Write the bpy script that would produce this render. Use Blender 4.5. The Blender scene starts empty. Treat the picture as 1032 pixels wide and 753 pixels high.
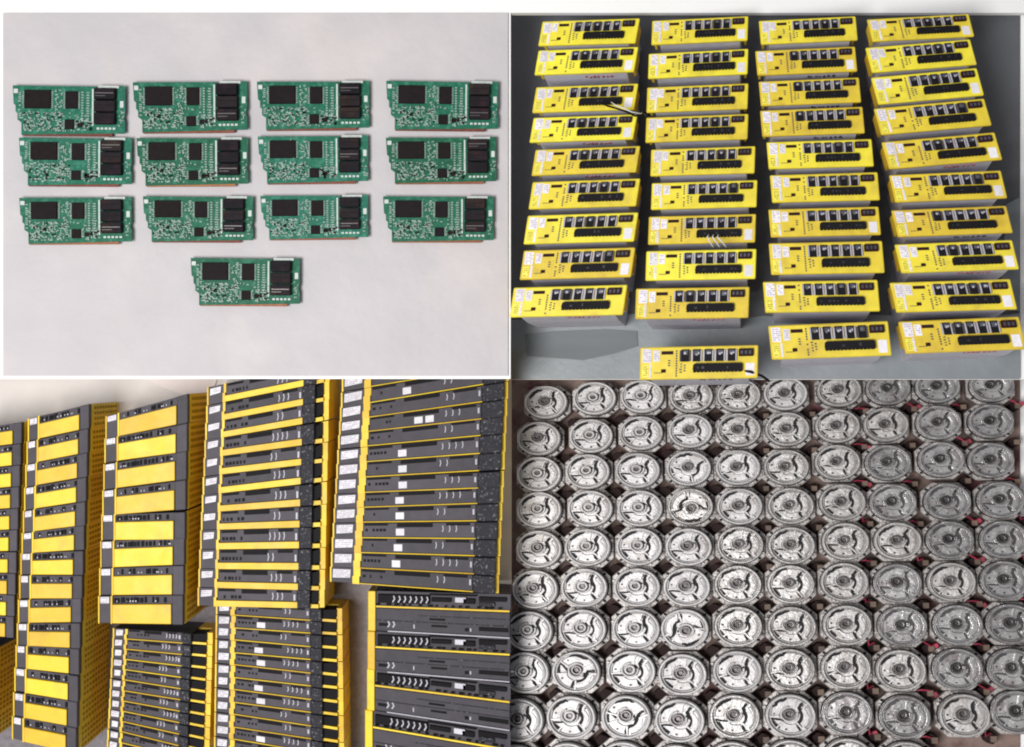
import bpy, bmesh, math, random
from mathutils import Vector, Matrix
random.seed(7)
R = math.radians
S = 0.0015            # metres per layout unit
D = 1400.0            # camera height in layout units
CX, CY = 516.0, 376.5
scene = bpy.context.scene
COL = scene.collection

# ------------------------------------------------------------------ materials
def mat(name, col, rough=0.5, metal=0.0, var=0.12, nscale=60.0, hue=0.0, bump=0.0, bscale=200.0, rnd=0.0,
        col2=None, c2scale=20.0, c2lo=0.5, c2hi=0.65, spec=0.5, rvar=0.0, stretch=None, coat=0.0):
    m = bpy.data.materials.new(name); m.use_nodes = True
    nt = m.node_tree; N = nt.nodes; L = nt.links
    b = N['Principled BSDF']
    b.inputs['Roughness'].default_value = rough
    b.inputs['Metallic'].default_value = metal
    b.inputs['Specular IOR Level'].default_value = spec
    b.inputs['Coat Weight'].default_value = coat
    tc = N.new('ShaderNodeTexCoord'); oi = N.new('ShaderNodeObjectInfo')
    ml = N.new('ShaderNodeMath'); ml.operation = 'MULTIPLY'; ml.inputs[1].default_value = 91.0
    L.new(oi.outputs['Random'], ml.inputs[0])
    vec = tc.outputs['Object']
    if stretch:
        mp = N.new('ShaderNodeMapping'); mp.inputs['Scale'].default_value = stretch
        L.new(vec, mp.inputs['Vector']); vec = mp.outputs['Vector']
    def noise(sc, det=3.0):
        n = N.new('ShaderNodeTexNoise'); n.noise_dimensions = '4D'
        n.inputs['Scale'].default_value = sc; n.inputs['Detail'].default_value = det
        L.new(vec, n.inputs['Vector']); L.new(ml.outputs[0], n.inputs['W'])
        return n.outputs['Fac']
    c = N.new('ShaderNodeRGB'); c.outputs[0].default_value = (*col, 1)
    cur = c.outputs[0]
    if col2:
        mr = N.new('ShaderNodeMapRange'); mr.inputs[1].default_value = c2lo; mr.inputs[2].default_value = c2hi
        L.new(noise(c2scale, 5.0), mr.inputs[0])
        mx = N.new('ShaderNodeMix'); mx.data_type = 'RGBA'
        L.new(mr.outputs[0], mx.inputs[0]); L.new(cur, mx.inputs[6]); mx.inputs[7].default_value = (*col2, 1)
        cur = mx.outputs[2]
    hs = N.new('ShaderNodeHueSaturation')
    L.new(cur, hs.inputs['Color'])
    a = N.new('ShaderNodeMath'); a.operation = 'MULTIPLY_ADD'
    L.new(noise(nscale), a.inputs[0]); a.inputs[1].default_value = 2 * var; a.inputs[2].default_value = 1 - var
    g = N.new('ShaderNodeMath'); g.operation = 'MULTIPLY_ADD'
    L.new(oi.outputs['Random'], g.inputs[0]); g.inputs[1].default_value = 2 * rnd; g.inputs[2].default_value = -rnd
    h = N.new('ShaderNodeMath'); h.operation = 'ADD'
    L.new(a.outputs[0], h.inputs[0]); L.new(g.outputs[0], h.inputs[1])
    L.new(h.outputs[0], hs.inputs['Value'])
    if hue:
        k = N.new('ShaderNodeMath'); k.operation = 'MULTIPLY_ADD'
        L.new(oi.outputs['Random'], k.inputs[0]); k.inputs[1].default_value = 2 * hue; k.inputs[2].default_value = 0.5 - hue
        L.new(k.outputs[0], hs.inputs['Hue'])
    L.new(hs.outputs['Color'], b.inputs['Base Color'])
    if rvar:
        q = N.new('ShaderNodeMath'); q.operation = 'MULTIPLY_ADD'
        L.new(noise(nscale * 0.7), q.inputs[0]); q.inputs[1].default_value = 2 * rvar; q.inputs[2].default_value = rough - rvar
        L.new(q.outputs[0], b.inputs['Roughness'])
    if bump:
        bp = N.new('ShaderNodeBump'); bp.inputs['Strength'].default_value = bump; bp.inputs['Distance'].default_value = 0.002
        L.new(noise(bscale, 4.0), bp.inputs['Height']); L.new(bp.outputs[0], b.inputs['Normal'])
    return m

M = {}
M['white'] = mat('white_board', (0.96, 0.96, 0.96), 0.6, var=0.01)
M['sheet'] = mat('pale_grey_sheet', (0.565, 0.538, 0.56), 0.65, var=0.09, nscale=16, bump=0.8, bscale=45, col2=(0.63, 0.585, 0.59), c2scale=6)
M['floor'] = mat('dark_grey_floor', (0.098, 0.102, 0.114), 0.4, var=0.3, nscale=18, col2=(0.13, 0.135, 0.15), c2scale=3, c2lo=0.5, c2hi=0.75, bump=0.25, bscale=110, rvar=0.1)
M['floor_blue'] = mat('blue_grey_floor', (0.215, 0.24, 0.26), 0.45, var=0.25, nscale=20, bump=0.25, bscale=110, col2=(0.24, 0.26, 0.28), c2scale=6, rvar=0.1)
M['smudge_dark'] = mat('dark_smudge', (0.125, 0.143, 0.155), 0.55, var=0.3, nscale=14, stretch=(0.3, 2.5, 1))  # colour of the smear sheet on the drive floor
M['concrete'] = mat('concrete_floor', (0.74, 0.68, 0.645), 0.7, var=0.10, nscale=25, bump=0.2, bscale=120, col2=(0.66, 0.61, 0.585), c2scale=8)
M['strip'] = mat('pink_strip', (0.80, 0.70, 0.67), 0.6, var=0.05)
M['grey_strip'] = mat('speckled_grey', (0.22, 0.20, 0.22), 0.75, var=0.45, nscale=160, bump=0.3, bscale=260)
M['underlay'] = mat('brown_underlay', (0.24, 0.165, 0.14), 0.7, var=0.45, nscale=70, bump=0.3, bscale=160, col2=(0.10, 0.022, 0.03), c2scale=24)

M['pcb'] = mat('green_solder_mask', (0.012, 0.13, 0.075), 0.5, var=0.45, nscale=150, hue=0.012, rnd=0.18, col2=(0.04, 0.20, 0.13), c2scale=140, spec=0.2)
M['copper'] = mat('copper_edge', (0.24, 0.085, 0.045), 0.5, metal=0.2, var=0.5, nscale=160, rnd=0.35, hue=0.02, spec=0.3)
M['chip'] = mat('black_chip', (0.013, 0.009, 0.010), 0.65, spec=0.12, var=0.5, nscale=150, hue=0.06)
M['relay'] = mat('dark_relay', (0.016, 0.013, 0.017), 0.65, spec=0.12, var=0.5, nscale=160, hue=0.10, rnd=0.3, col2=(0.03, 0.016, 0.018), c2scale=60)
M['solder'] = mat('solder', (0.28, 0.38, 0.33), 0.5, metal=0.0, var=0.6, nscale=300)
M['silk'] = mat('white_silk', (0.60, 0.66, 0.63), 0.6, var=0.25, nscale=200)

M['yellow'] = mat('yellow_plastic', (0.86, 0.575, 0.020), 0.42, var=0.15, nscale=60, hue=0.008, rnd=0.12, spec=0.3, bump=0.12, bscale=200, col2=(0.62, 0.40, 0.035), c2scale=35, c2lo=0.52, c2hi=0.82, rvar=0.12)
M['yellow_bright'] = mat('lemon_plastic', (0.83, 0.68, 0.05), 0.42, var=0.2, nscale=90, hue=0.016, rnd=0.12, spec=0.3, col2=(0.66, 0.50, 0.06), c2scale=36, c2lo=0.5, c2hi=0.75, rvar=0.12, bump=0.1, bscale=160)
M['yellow_old'] = mat('amber_plastic', (0.90, 0.63, 0.05), 0.5, var=0.22, nscale=90, hue=0.008, rnd=0.1, spec=0.3)
M['vent'] = mat('vent_opening', (0.44, 0.29, 0.035), 0.8, var=0.4, spec=0.1)  # shade inside the vents put into the colour of raised pads; also sticker print
M['heatsink'] = mat('heatsink_alu', (0.64, 0.63, 0.70), 0.55, metal=0.0, var=0.2, nscale=80, rnd=0.12)
M['paper'] = mat('white_label', (0.78, 0.755, 0.80), 0.6, var=0.2, nscale=220, rnd=0.10)
M['ink'] = mat('ink', (0.05, 0.045, 0.06), 0.6)
M['ink_soft'] = mat('faded_ink', (0.42, 0.36, 0.46), 0.6)
M['window_blue'] = mat('slate_blue_window', (0.055, 0.060, 0.085), 0.45, var=0.5, nscale=250, rnd=0.3, hue=0.03, spec=0.3)
M['socket_dark'] = mat('socket_dark', (0.022, 0.022, 0.030), 0.4, var=0.5, nscale=300, spec=0.3)
M['lemon_sticker'] = mat('lemon_sticker', (0.85, 0.80, 0.10), 0.5, var=0.15)
M['red_ink'] = mat('red_ink', (0.38, 0.12, 0.14), 0.6)
M['black'] = mat('black_plastic', (0.008, 0.007, 0.009), 0.6, var=0.3, nscale=100, spec=0.12)
M['brown_black'] = mat('dark_brown_plastic', (0.028, 0.008, 0.009), 0.6, var=0.3, nscale=100, spec=0.12)
M['terminal'] = mat('terminal_metal', (0.44, 0.42, 0.48), 0.5, metal=0.1, var=0.3, nscale=200)
M['dark_grey'] = mat('dark_grey_plastic', (0.078, 0.071, 0.085), 0.55, var=0.25, nscale=80, rnd=0.15, spec=0.2, bump=0.1, bscale=300)
M['speckle'] = mat('speckled_connector', (0.032, 0.031, 0.038), 0.6, var=0.5, nscale=400, col2=(0.24, 0.24, 0.26), c2scale=300, c2lo=0.57, c2hi=0.72, spec=0.15)
M['cable_w'] = mat('white_cable', (0.75, 0.75, 0.75), 0.5)

M['alu_matte'] = mat('cast_alu_matte', (0.60, 0.585, 0.59), 0.46, metal=0.25, var=0.28, nscale=110, rnd=0.10, bump=0.4, bscale=240, rvar=0.1, spec=0.4, col2=(0.40, 0.37, 0.36), c2scale=55, c2lo=0.52, c2hi=0.72)
M['alu_mid'] = mat('cast_alu_satin', (0.53, 0.515, 0.51), 0.40, metal=0.45, var=0.28, nscale=100, rnd=0.12, bump=0.4, bscale=200, rvar=0.1, spec=0.5, col2=(0.33, 0.30, 0.285), c2scale=50, c2lo=0.5, c2hi=0.7)
M['alu_gloss'] = mat('polished_alu', (0.54, 0.525, 0.53), 0.27, metal=0.65, var=0.28, nscale=80, rnd=0.14, bump=0.35, bscale=130, rvar=0.1, col2=(0.36, 0.32, 0.33), c2scale=45, c2lo=0.5, c2hi=0.7)
M['flange'] = mat('cast_flange', (0.40, 0.375, 0.365), 0.45, metal=0.4, var=0.5, nscale=160, rnd=0.12, bump=0.5, bscale=300, spec=0.4, col2=(0.13, 0.105, 0.10), c2scale=90, c2lo=0.55, c2hi=0.62)
M['slot'] = mat('slot_dark', (0.030, 0.028, 0.030), 0.7, var=0.3, spec=0.1)  # shade inside the cap grooves, coloured onto raised strokes; bolts use it too
M['slot_pale'] = mat('slot_grey', (0.06, 0.055, 0.06), 0.5, metal=0.4, var=0.4)  # paler copy of the painted groove shade, for polished caps and bores
M['hub_dark'] = mat('hub_dark_steel', (0.085, 0.075, 0.078), 0.35, metal=0.6, var=0.4, nscale=150, hue=0.03, rnd=0.25)
M['hub'] = mat('hub_steel', (0.17, 0.155, 0.155), 0.35, metal=0.6, var=0.3, nscale=150, hue=0.02, rnd=0.08)
M['plug'] = mat('plug_black', (0.028, 0.016, 0.016), 0.65, var=0.4, spec=0.1)
M['plug_tan'] = mat('plug_tan', (0.14, 0.095, 0.07), 0.6, var=0.4, rnd=0.3)
M['plug_red'] = mat('plug_red', (0.36, 0.03, 0.07), 0.5, var=0.35, rnd=0.3)

# ------------------------------------------------------------------ mesh builder (layout units, y up)
class MB:
    def __init__(s): s.bm = bmesh.new()
    def _merge(s, b2):
        me = bpy.data.meshes.new('t'); b2.to_mesh(me); b2.free(); s.bm.from_mesh(me); bpy.data.meshes.remove(me)
    def prism(s, pts, z0, z1, bev=0.0, seg=1):
        b = bmesh.new()
        ar = sum(pts[i][0] * pts[(i + 1) % len(pts)][1] - pts[(i + 1) % len(pts)][0] * pts[i][1] for i in range(len(pts)))
        if ar < 0: pts = pts[::-1]
        lo = [b.verts.new((x, y, z0)) for x, y in pts]; hi = [b.verts.new((x, y, z1)) for x, y in pts]
        n = len(pts)
        b.faces.new(lo[::-1]); top = b.faces.new(hi)
        for i in range(n): b.faces.new((lo[i], lo[(i + 1) % n], hi[(i + 1) % n], hi[i]))
        if bev:
            es = [e for e in b.edges if e.verts[0] in hi or e.verts[1] in hi] if n < 9 else list(top.edges)
            bmesh.ops.bevel(b, geom=es, offset=bev, segments=seg, affect='EDGES', clamp_overlap=True)
        s._merge(b); return s
    def box(s, x0, x1, y0, y1, z0, z1, bev=0.0):
        return s.prism([(x0, y0), (x1, y0), (x1, y1), (x0, y1)], z0, z1, bev)
    def disc(s, cx, cy, r, z0, z1, n=24, bev=0.0, seg=1, ry=None):
        ry = ry or r
        return s.prism([(cx + r * math.cos(2 * math.pi * i / n), cy + ry * math.sin(2 * math.pi * i / n)) for i in range(n)], z0, z1, bev, seg)
    def ring(s, cx, cy, r0, r1, z0, z1, n=36, a0=0.0, a1=360.0, bev=0.0):
        full = abs(a1 - a0) >= 359.9
        b = bmesh.new(); rows = []
        k = n if full else n + 1
        for i in range(k):
            a = R(a0 + (a1 - a0) * i / n); c, q = math.cos(a), math.sin(a)
            prof = [(r0, z0), (r0, z1 - bev), (r0 + bev, z1), (r1 - bev, z1), (r1, z1 - bev), (r1, z0)] if bev else [(r0, z0), (r0, z1), (r1, z1), (r1, z0)]
            rows.append([b.verts.new((cx + r * c, cy + r * q, z)) for r, z in prof])
        m = len(rows[0])
        for i in range(n):
            A, B = rows[i], rows[(i + 1) % k]
            for j in range(m): b.faces.new((A[j], B[j], B[(j + 1) % m], A[(j + 1) % m]))
        if not full: b.faces.new(rows[0]); b.faces.new(rows[-1][::-1])
        bmesh.ops.recalc_face_normals(b, faces=b.faces)
        s._merge(b); return s
    def stroke(s, pts, ws, z0, z1):
        if not isinstance(ws, (list, tuple)): ws = [ws] * len(pts)
        P = [Vector(p) for p in pts]; l = []; r = []
        for i, p in enumerate(P):
            d = (P[min(i + 1, len(P) - 1)] - P[max(i - 1, 0)]).normalized(); nrm = Vector((-d.y, d.x)) * ws[i] / 2
            l.append(p + nrm); r.append(p - nrm)
        b = bmesh.new()
        V = [[b.verts.new((q.x, q.y, z)) for q, z in ((l[i], z0), (l[i], z1), (r[i], z1), (r[i], z0))] for i in range(len(P))]
        for i in range(len(P) - 1):
            for j in range(4): b.faces.new((V[i][j], V[i + 1][j], V[i + 1][(j + 1) % 4], V[i][(j + 1) % 4]))
        b.faces.new(V[0]); b.faces.new(V[-1][::-1])
        bmesh.ops.recalc_face_normals(b, faces=b.faces)
        s._merge(b); return s
    def tube(s, pts, rad, n=8):
        P = [Vector(p) for p in pts]; b = bmesh.new(); rows = []
        for i, p in enumerate(P):
            d = (P[min(i + 1, len(P) - 1)] - P[max(i - 1, 0)]).normalized()
            u = d.cross(Vector((0.13, 0.2, 1))).normalized(); w = d.cross(u)
            rows.append([b.verts.new(p + (u * math.cos(2 * math.pi * k / n) + w * math.sin(2 * math.pi * k / n)) * rad) for k in range(n)])
        for i in range(len(P) - 1):
            for k in range(n): b.faces.new((rows[i][k], rows[i][(k + 1) % n], rows[i + 1][(k + 1) % n], rows[i + 1][k]))
        b.faces.new(rows[0][::-1]); b.faces.new(rows[-1])
        bmesh.ops.recalc_face_normals(b, faces=b.faces)
        s._merge(b); return s
    def mesh(s, name, m, smooth=False):
        for v in s.bm.verts: v.co *= S
        me = bpy.data.meshes.new(name); s.bm.to_mesh(me); s.bm.free()
        me.materials.append(M[m])
        if smooth:
            for p in me.polygons: p.use_smooth = True
        return me

class Proto:
    """one kind of thing: list of parts (name, mesh, parent index, extra props)"""
    def __init__(s, W, H, Z): s.W, s.H, s.Z, s.parts = W, H, Z, []
    def add(s, name, mb, m, parent=None, smooth=False, **props):
        s.parts.append((name, mb.mesh(name, m, smooth), parent, props)); return len(s.parts) - 1
    def addmesh(s, name, me, parent=None, **props):
        s.parts.append((name, me, parent, props)); return len(s.parts) - 1

_SK = {}
def skewed(proto, kx=0.0, ky=0.0, tp=0.0):
    """the same thing with its faces slightly out of square (x += kx*y, y += ky*x)"""
    kx, ky, tp = round(kx / .02) * .02, round(ky / .02) * .02, round(tp / .01) * .01
    if not kx and not ky and not tp: return proto
    key = (id(proto), round(kx, 3), round(ky, 3), round(tp, 3))
    if key not in _SK:
        p = Proto(proto.W, proto.H, proto.Z); T = Matrix(((1, kx, 0, 0), (ky, 1, 0, 0), (0, 0, 1, 0), (0, 0, 0, 1)))
        for n, me, par, props in proto.parts:
            m2 = me.copy()
            if tp:
                for v in m2.vertices: v.co.y *= 1 + tp * v.co.x / (proto.W * S)
            m2.transform(T); p.parts.append((n, m2, par, props))
        _SK[key] = p
    return _SK[key]

def make(proto, name, mtx, label, cat, group=None, skip=()):
    root = bpy.data.objects.new(name, None); root.empty_display_size = 0.02
    COL.objects.link(root); root.matrix_world = mtx
    root['label'] = label; root['category'] = cat
    if group: root['group'] = group
    objs = []
    for i, (n, me, par, props) in enumerate(proto.parts):
        if n in skip or (par is not None and objs[par] is None): objs.append(None); continue
        o = bpy.data.objects.new(n, me); COL.objects.link(o)
        o.parent = root if par is None else objs[par]
        for k, v in props.items(): o[k] = v
        objs.append(o)
    return root

class Board:
    def __init__(s, u, v, z0, vp=None):
        vp = vp or (CX, CY)
        s.n = -Vector((vp[0] - CX, CY - vp[1], -D)).normalized()
        t = (D - z0) / D
        s.p0 = Vector(((u - CX) * t, (CY - v) * t, z0))
        s.ex = (Vector((1, 0, 0)) - s.n * s.n.x).normalized(); s.ey = s.n.cross(s.ex)
    def at(s, u, v, h=0.0):
        C = Vector((0, 0, D)); d = Vector((u - CX, CY - v, -D))
        t = (s.n.dot(s.p0 - C) + h) / s.n.dot(d)
        return C + d * t, t
    def matrix(s, proto, u, v, w, h, ang=0.0, lift=0.0):
        """thing whose upper face is centred over (u,v), w x h there, turned by ang"""
        sz = 1.0
        for _ in range(5):
            P, t = s.at(u, v, proto.Z * sz + lift)
            sx, sy = w * t / proto.W, h * t / proto.H; sz = (sx + sy) / 2
        base = P - s.n * (proto.Z * sz)
        c, q = math.cos(ang), math.sin(ang)
        X = (s.ex * c + s.ey * q) * sx; Y = (s.ey * c - s.ex * q) * sy; Z = s.n * sz
        m = Matrix(((X.x, Y.x, Z.x, base.x * S), (X.y, Y.y, Z.y, base.y * S), (X.z, Y.z, Z.z, base.z * S), (0, 0, 0, 1)))
        return m
    def sheet(s, name, pts, h, th, m):
        b = bmesh.new(); n = len(pts)
        hi = [b.verts.new(s.at(u, v, h)[0] * S) for u, v in pts]
        lo = [b.verts.new((s.at(u, v, h)[0] - s.n * th) * S) for u, v in pts]
        b.faces.new(hi); b.faces.new(lo[::-1])
        for i in range(n): b.faces.new((hi[i], lo[i], lo[(i + 1) % n], hi[(i + 1) % n]))
        bmesh.ops.recalc_face_normals(b, faces=b.faces)
        me = bpy.data.meshes.new(name); b.to_mesh(me); b.free(); me.materials.append(M[m])
        o = bpy.data.objects.new(name, me); COL.objects.link(o); o['kind'] = 'structure'
        return o

def rect(a, b, c, d): return [(a, b), (c, b), (c, d), (a, d)]
ORD = ['first', 'second', 'third', 'fourth', 'fifth', 'sixth', 'seventh', 'eighth', 'ninth', 'tenth', 'eleventh', 'twelfth', 'thirteenth', 'fourteenth', 'fifteenth']

def wobble(pts, amp, closed=True):
    rd = random.Random(len(pts)); out = []
    n = len(pts) if closed else len(pts) - 1
    for i in range(n):
        (ax, ay), (bx_, by) = pts[i], pts[(i + 1) % len(pts)]
        for k in range(7): t = k / 7; out.append((lerp(ax, bx_, t) + (rd.uniform(-amp, amp) if k else 0), lerp(ay, by, t) + (rd.uniform(-amp, amp) if k else 0)))
    if not closed: out.append(pts[-1])
    return out
def lerp(a, b, t): return a + (b - a) * t
# ------------------------------------------------------------------ the four surfaces
TL = Board(257, 196, 112)
TR = Board(771, 197, 60, (760, 432))
BL = Board(257, 566, 0)
BR = Board(771, 566, 0, (745, 570))
base = Board(516, 376, -190)
base.sheet('tabletop', rect(-400, -400, 1432, 1153), 0, 20, 'white')
TL.sheet('white_board', [(-60, -60), (1095, -60), (1095, 13), (514.6, 13), (514.6, 382), (-60, 382)], 0, 9, 'white')
TL.sheet('paper_sheet', rect(3, 13, 512, 379), 2.5, 2, 'sheet')
TR.sheet('white_board', rect(514.9, -60, 1095, 382.5), -3, 9, 'white')
TR.sheet('floor', rect(515, 13, 1028, 382), 0, 2, 'floor')
TR.sheet('floor_patch', wobble([(515, 322), (640, 316), (700, 325), (770, 318), (900, 318), (1028, 316)], 2, False) + [(1028, 381.5), (515, 381.5)], 2.5, 2, 'floor_blue')
TR.sheet('floor_patch', [(1027.5, 199), (1027.5, 313)] + wobble([(1018, 313), (1008, 300), (1012, 240), (1014, 206)], 1.5, False), 2.5, 2, 'floor_blue')
TR.sheet('floor_smudge', wobble([(529, 337), (560, 334), (610, 332), (642, 334), (643, 349), (620, 356), (588, 363), (560, 361), (531, 359)], 0.12), 4, 1, 'smudge_dark')  # retouching smear added as a thin dark sheet; no mat lies here
BL.sheet('floor', rect(-60, 340, 515.6, 820), 0, 9, 'concrete')
BL.sheet('floor_strip', [(128, 372), (222, 372), (206, 420), (196, 402), (165, 391)], 2.5, 2, 'strip')
BL.sheet('floor_strip', [(-60, 640), (180, 560), (378, 560), (378, 815), (-60, 815)], 2.5, 2, 'grey_strip')  # grey floor, widened left so its colour stands in for shade between stacks
BR.sheet('white_board', rect(500, 372, 1095, 820), -3, 9, 'white')
BR.sheet('underlay', rect(501, 374, 1028, 815), 0, 2, 'underlay')

# ------------------------------------------------------------------ circuit boards
def pcb_proto(seed):
    rd = random.Random(seed)
    p = Proto(113, 49, 4)
    X = lambda x: x - 56.5
    Y = lambda y: 24.5 - y
    def bx(mb, x0, x1, y0, y1, z0, z1, bev=0): return mb.box(X(x0), X(x1), Y(y1), Y(y0), z0, z1, bev)
    out = [(0, 0), (84, 0.6), (84, 2.6), (107, 2.6), (107, 0), (113, 0), (113, 28), (112, 30), (112, 33), (113, 35), (113, 47), (9, 49), (9, 37), (5, 34), (5, 28), (3, 26), (3, 20), (1, 18)]
    b = p.add('board', MB().prism([(X(x), Y(y)) for x, y in out], 1.6, 4), 'pcb')
    p.add('edge_connector', bx(MB(), 9.5, 100, 46.2, 49.8, 0, 2.6), 'copper')
    q = MB()
    for x in (14, 40, 66, 88, 104):
        for y in (10, 40): bx(q, x, x + 2, y, y + 2, -4, 1.6)
    p.add('solder_legs', q, 'solder')
    p.add('edge_label', bx(MB(), 86, 107, -0.2, 2.4, 2, 5.5, .3), 'silk')
    for (x0, x1, y0, y1, mm, z) in ((12.5, 39, 5, 23, 'chip', 7.5), (53.5, 66, 6, 23, 'chip', 7.0), (53, 62.5, 34, 43.5, 'chip', 6.5)):
        c = p.add('chip', bx(MB(), x0, x1, y0, y1, 4, z, .5), mm)
        pin = MB()
        if x1 - x0 > 15:
            for y in [y0 + 1 + 1.9 * k for k in range(int((y1 - y0) / 1.9))]:
                bx(pin, x0 - 2, x0 - .2, y, y + 1, 4, 5); bx(pin, x1 + .2, x1 + 2, y, y + 1, 4, 5)
        else:
            for y in [y0 + .6 + 1.7 * k for k in range(int((y1 - y0) / 1.7))]:
                bx(pin, x0 - 2, x0 - .2, y, y + .9, 4, 5); bx(pin, x1 + .2, x1 + 2, y, y + .9, 4, 5)
        p.add('pins', pin, 'solder', c)
    for k in range(3):
        y0 = 3.2 + 12.2 * k
        r = p.add('relay', bx(MB(), 83.5, 104.5, y0, y0 + 11.0, 4, 11, .7), 'relay')
        q = MB(); bx(q, 85, 103, y0 + 4.6, y0 + 5.4, 11, 11.25); bx(q, 85, 95, y0 + 7.5, y0 + 8.0, 11, 11.25)
        p.add('marking', q, 'chip' if k != seed % 3 else 'hub', r)
    q = MB()
    bx(q, 80, 81.6, 3, 40, 4, 5)
    for k in range(5): bx(q, 85 + 4 * k, 87.6 + 4 * k, 41.5, 43.5, 4, 5)
    p.add('pin_row', q, 'silk')
    q = MB(); bx(q, 1.5, 6, 3.5, 8, 4, 6, .4); p.add('plug', q, 'silk')
    q = MB(); bx(q, 108, 111.5, 15, 21.5, 4, 4.6); p.add('sticker', q, 'silk')
    q = MB()
    for y in [6 + 2.6 * k for k in range(14)]:
        bx(q, 69.5, 71.5, y, y + 1.3, 4, 5.2); bx(q, 74.5 + rd.uniform(-.5, .5), 77.5, y + .4, y + 1.6, 4, 5.2)
        if rd.random() < .7: bx(q, 6.5, 9, y * .8, y * .8 + 1.1, 4, 5)
    def zone(n, x0, x1, y0, y1):
        for _ in range(n):
            x, y = rd.uniform(x0, x1), rd.uniform(y0, y1); w, h = rd.choice(((1.8, .9), (.9, 1.8), (1.2, 1.2), (2.4, 1.1)))
            bx(q, x, x + w, y, y + h, 4, 4.9 + rd.random())
    zone(150, 11, 50, 25.5, 45); zone(30, 64, 80, 32, 44); zone(24, 42, 51, 4, 24); zone(10, 6, 12, 10, 33); zone(12, 106.5, 111, 24, 42); zone(40, 11, 80, 3, 45) if seed % 2 else zone(30, 40, 80, 24, 45)
    p.add('small_components', q, 'solder', kind='stuff')
    q = MB()
    for _ in range(26):
        x, y = rd.uniform(10, 50), rd.uniform(27, 43); bx(q, x, x + 1.8, y, y + 1.4, 4, 5.6)
    for _ in range(8):
        x, y = rd.uniform(63, 79), rd.uniform(34, 43); bx(q, x, x + 2.2, y, y + 1.8, 4, 6)
    bx(q, 66, 71, 37.5, 41.5, 4, 6)
    p.add('dark_components', q, 'chip', kind='stuff')
    return p
pcbs = [pcb_proto(i) for i in range(4)]
PC = [[(12.6, 126, 86.5, 136), (134, 249, 82.5, 133), (259, 372, 82, 130.5), (389, 502, 82, 131)],
      [(19, 132.6, 139, 187), (137.6, 250, 139, 187), (260, 371, 137, 184.5), (389, 500, 138.5, 184.5)],
      [(19.5, 132.5, 199, 245.5), (144, 255, 198, 243.6), (262.5, 371, 197, 241), (386, 497.4, 198, 243.6)]]
PR = [[-.5, .5, .3, -.6], [-.3, .2, .6, .3], [.4, -.2, .5, -.1]]
PCOL = ['leftmost', 'second from the left', 'third from the left', 'rightmost']
PROW = ['top row of boards', 'middle row of boards', 'third row of boards']
k = 0
for r in range(3):
    for c in range(4):
        x0, x1, y0, y1 = PC[r][c]
        lab = 'green circuit board, %s in the %s' % (PCOL[c], PROW[r])
        make(pcbs[(r * 3 + c * 2 + r * c) % 4], 'circuit_board', TL.matrix(pcbs[0], (x0 + x1) / 2, (y0 + y1) / 2, x1 - x0, y1 - y0, R(PR[r][c]), 6.5), lab, 'circuit board', 'green circuit boards on the pale sheet')
make(pcbs[2], 'circuit_board', TL.matrix(pcbs[0], 247, 284, 110, 47.5, R(-.3), 6.5), 'green circuit board lying alone below the three full rows', 'circuit board', 'green circuit boards on the pale sheet')

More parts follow.
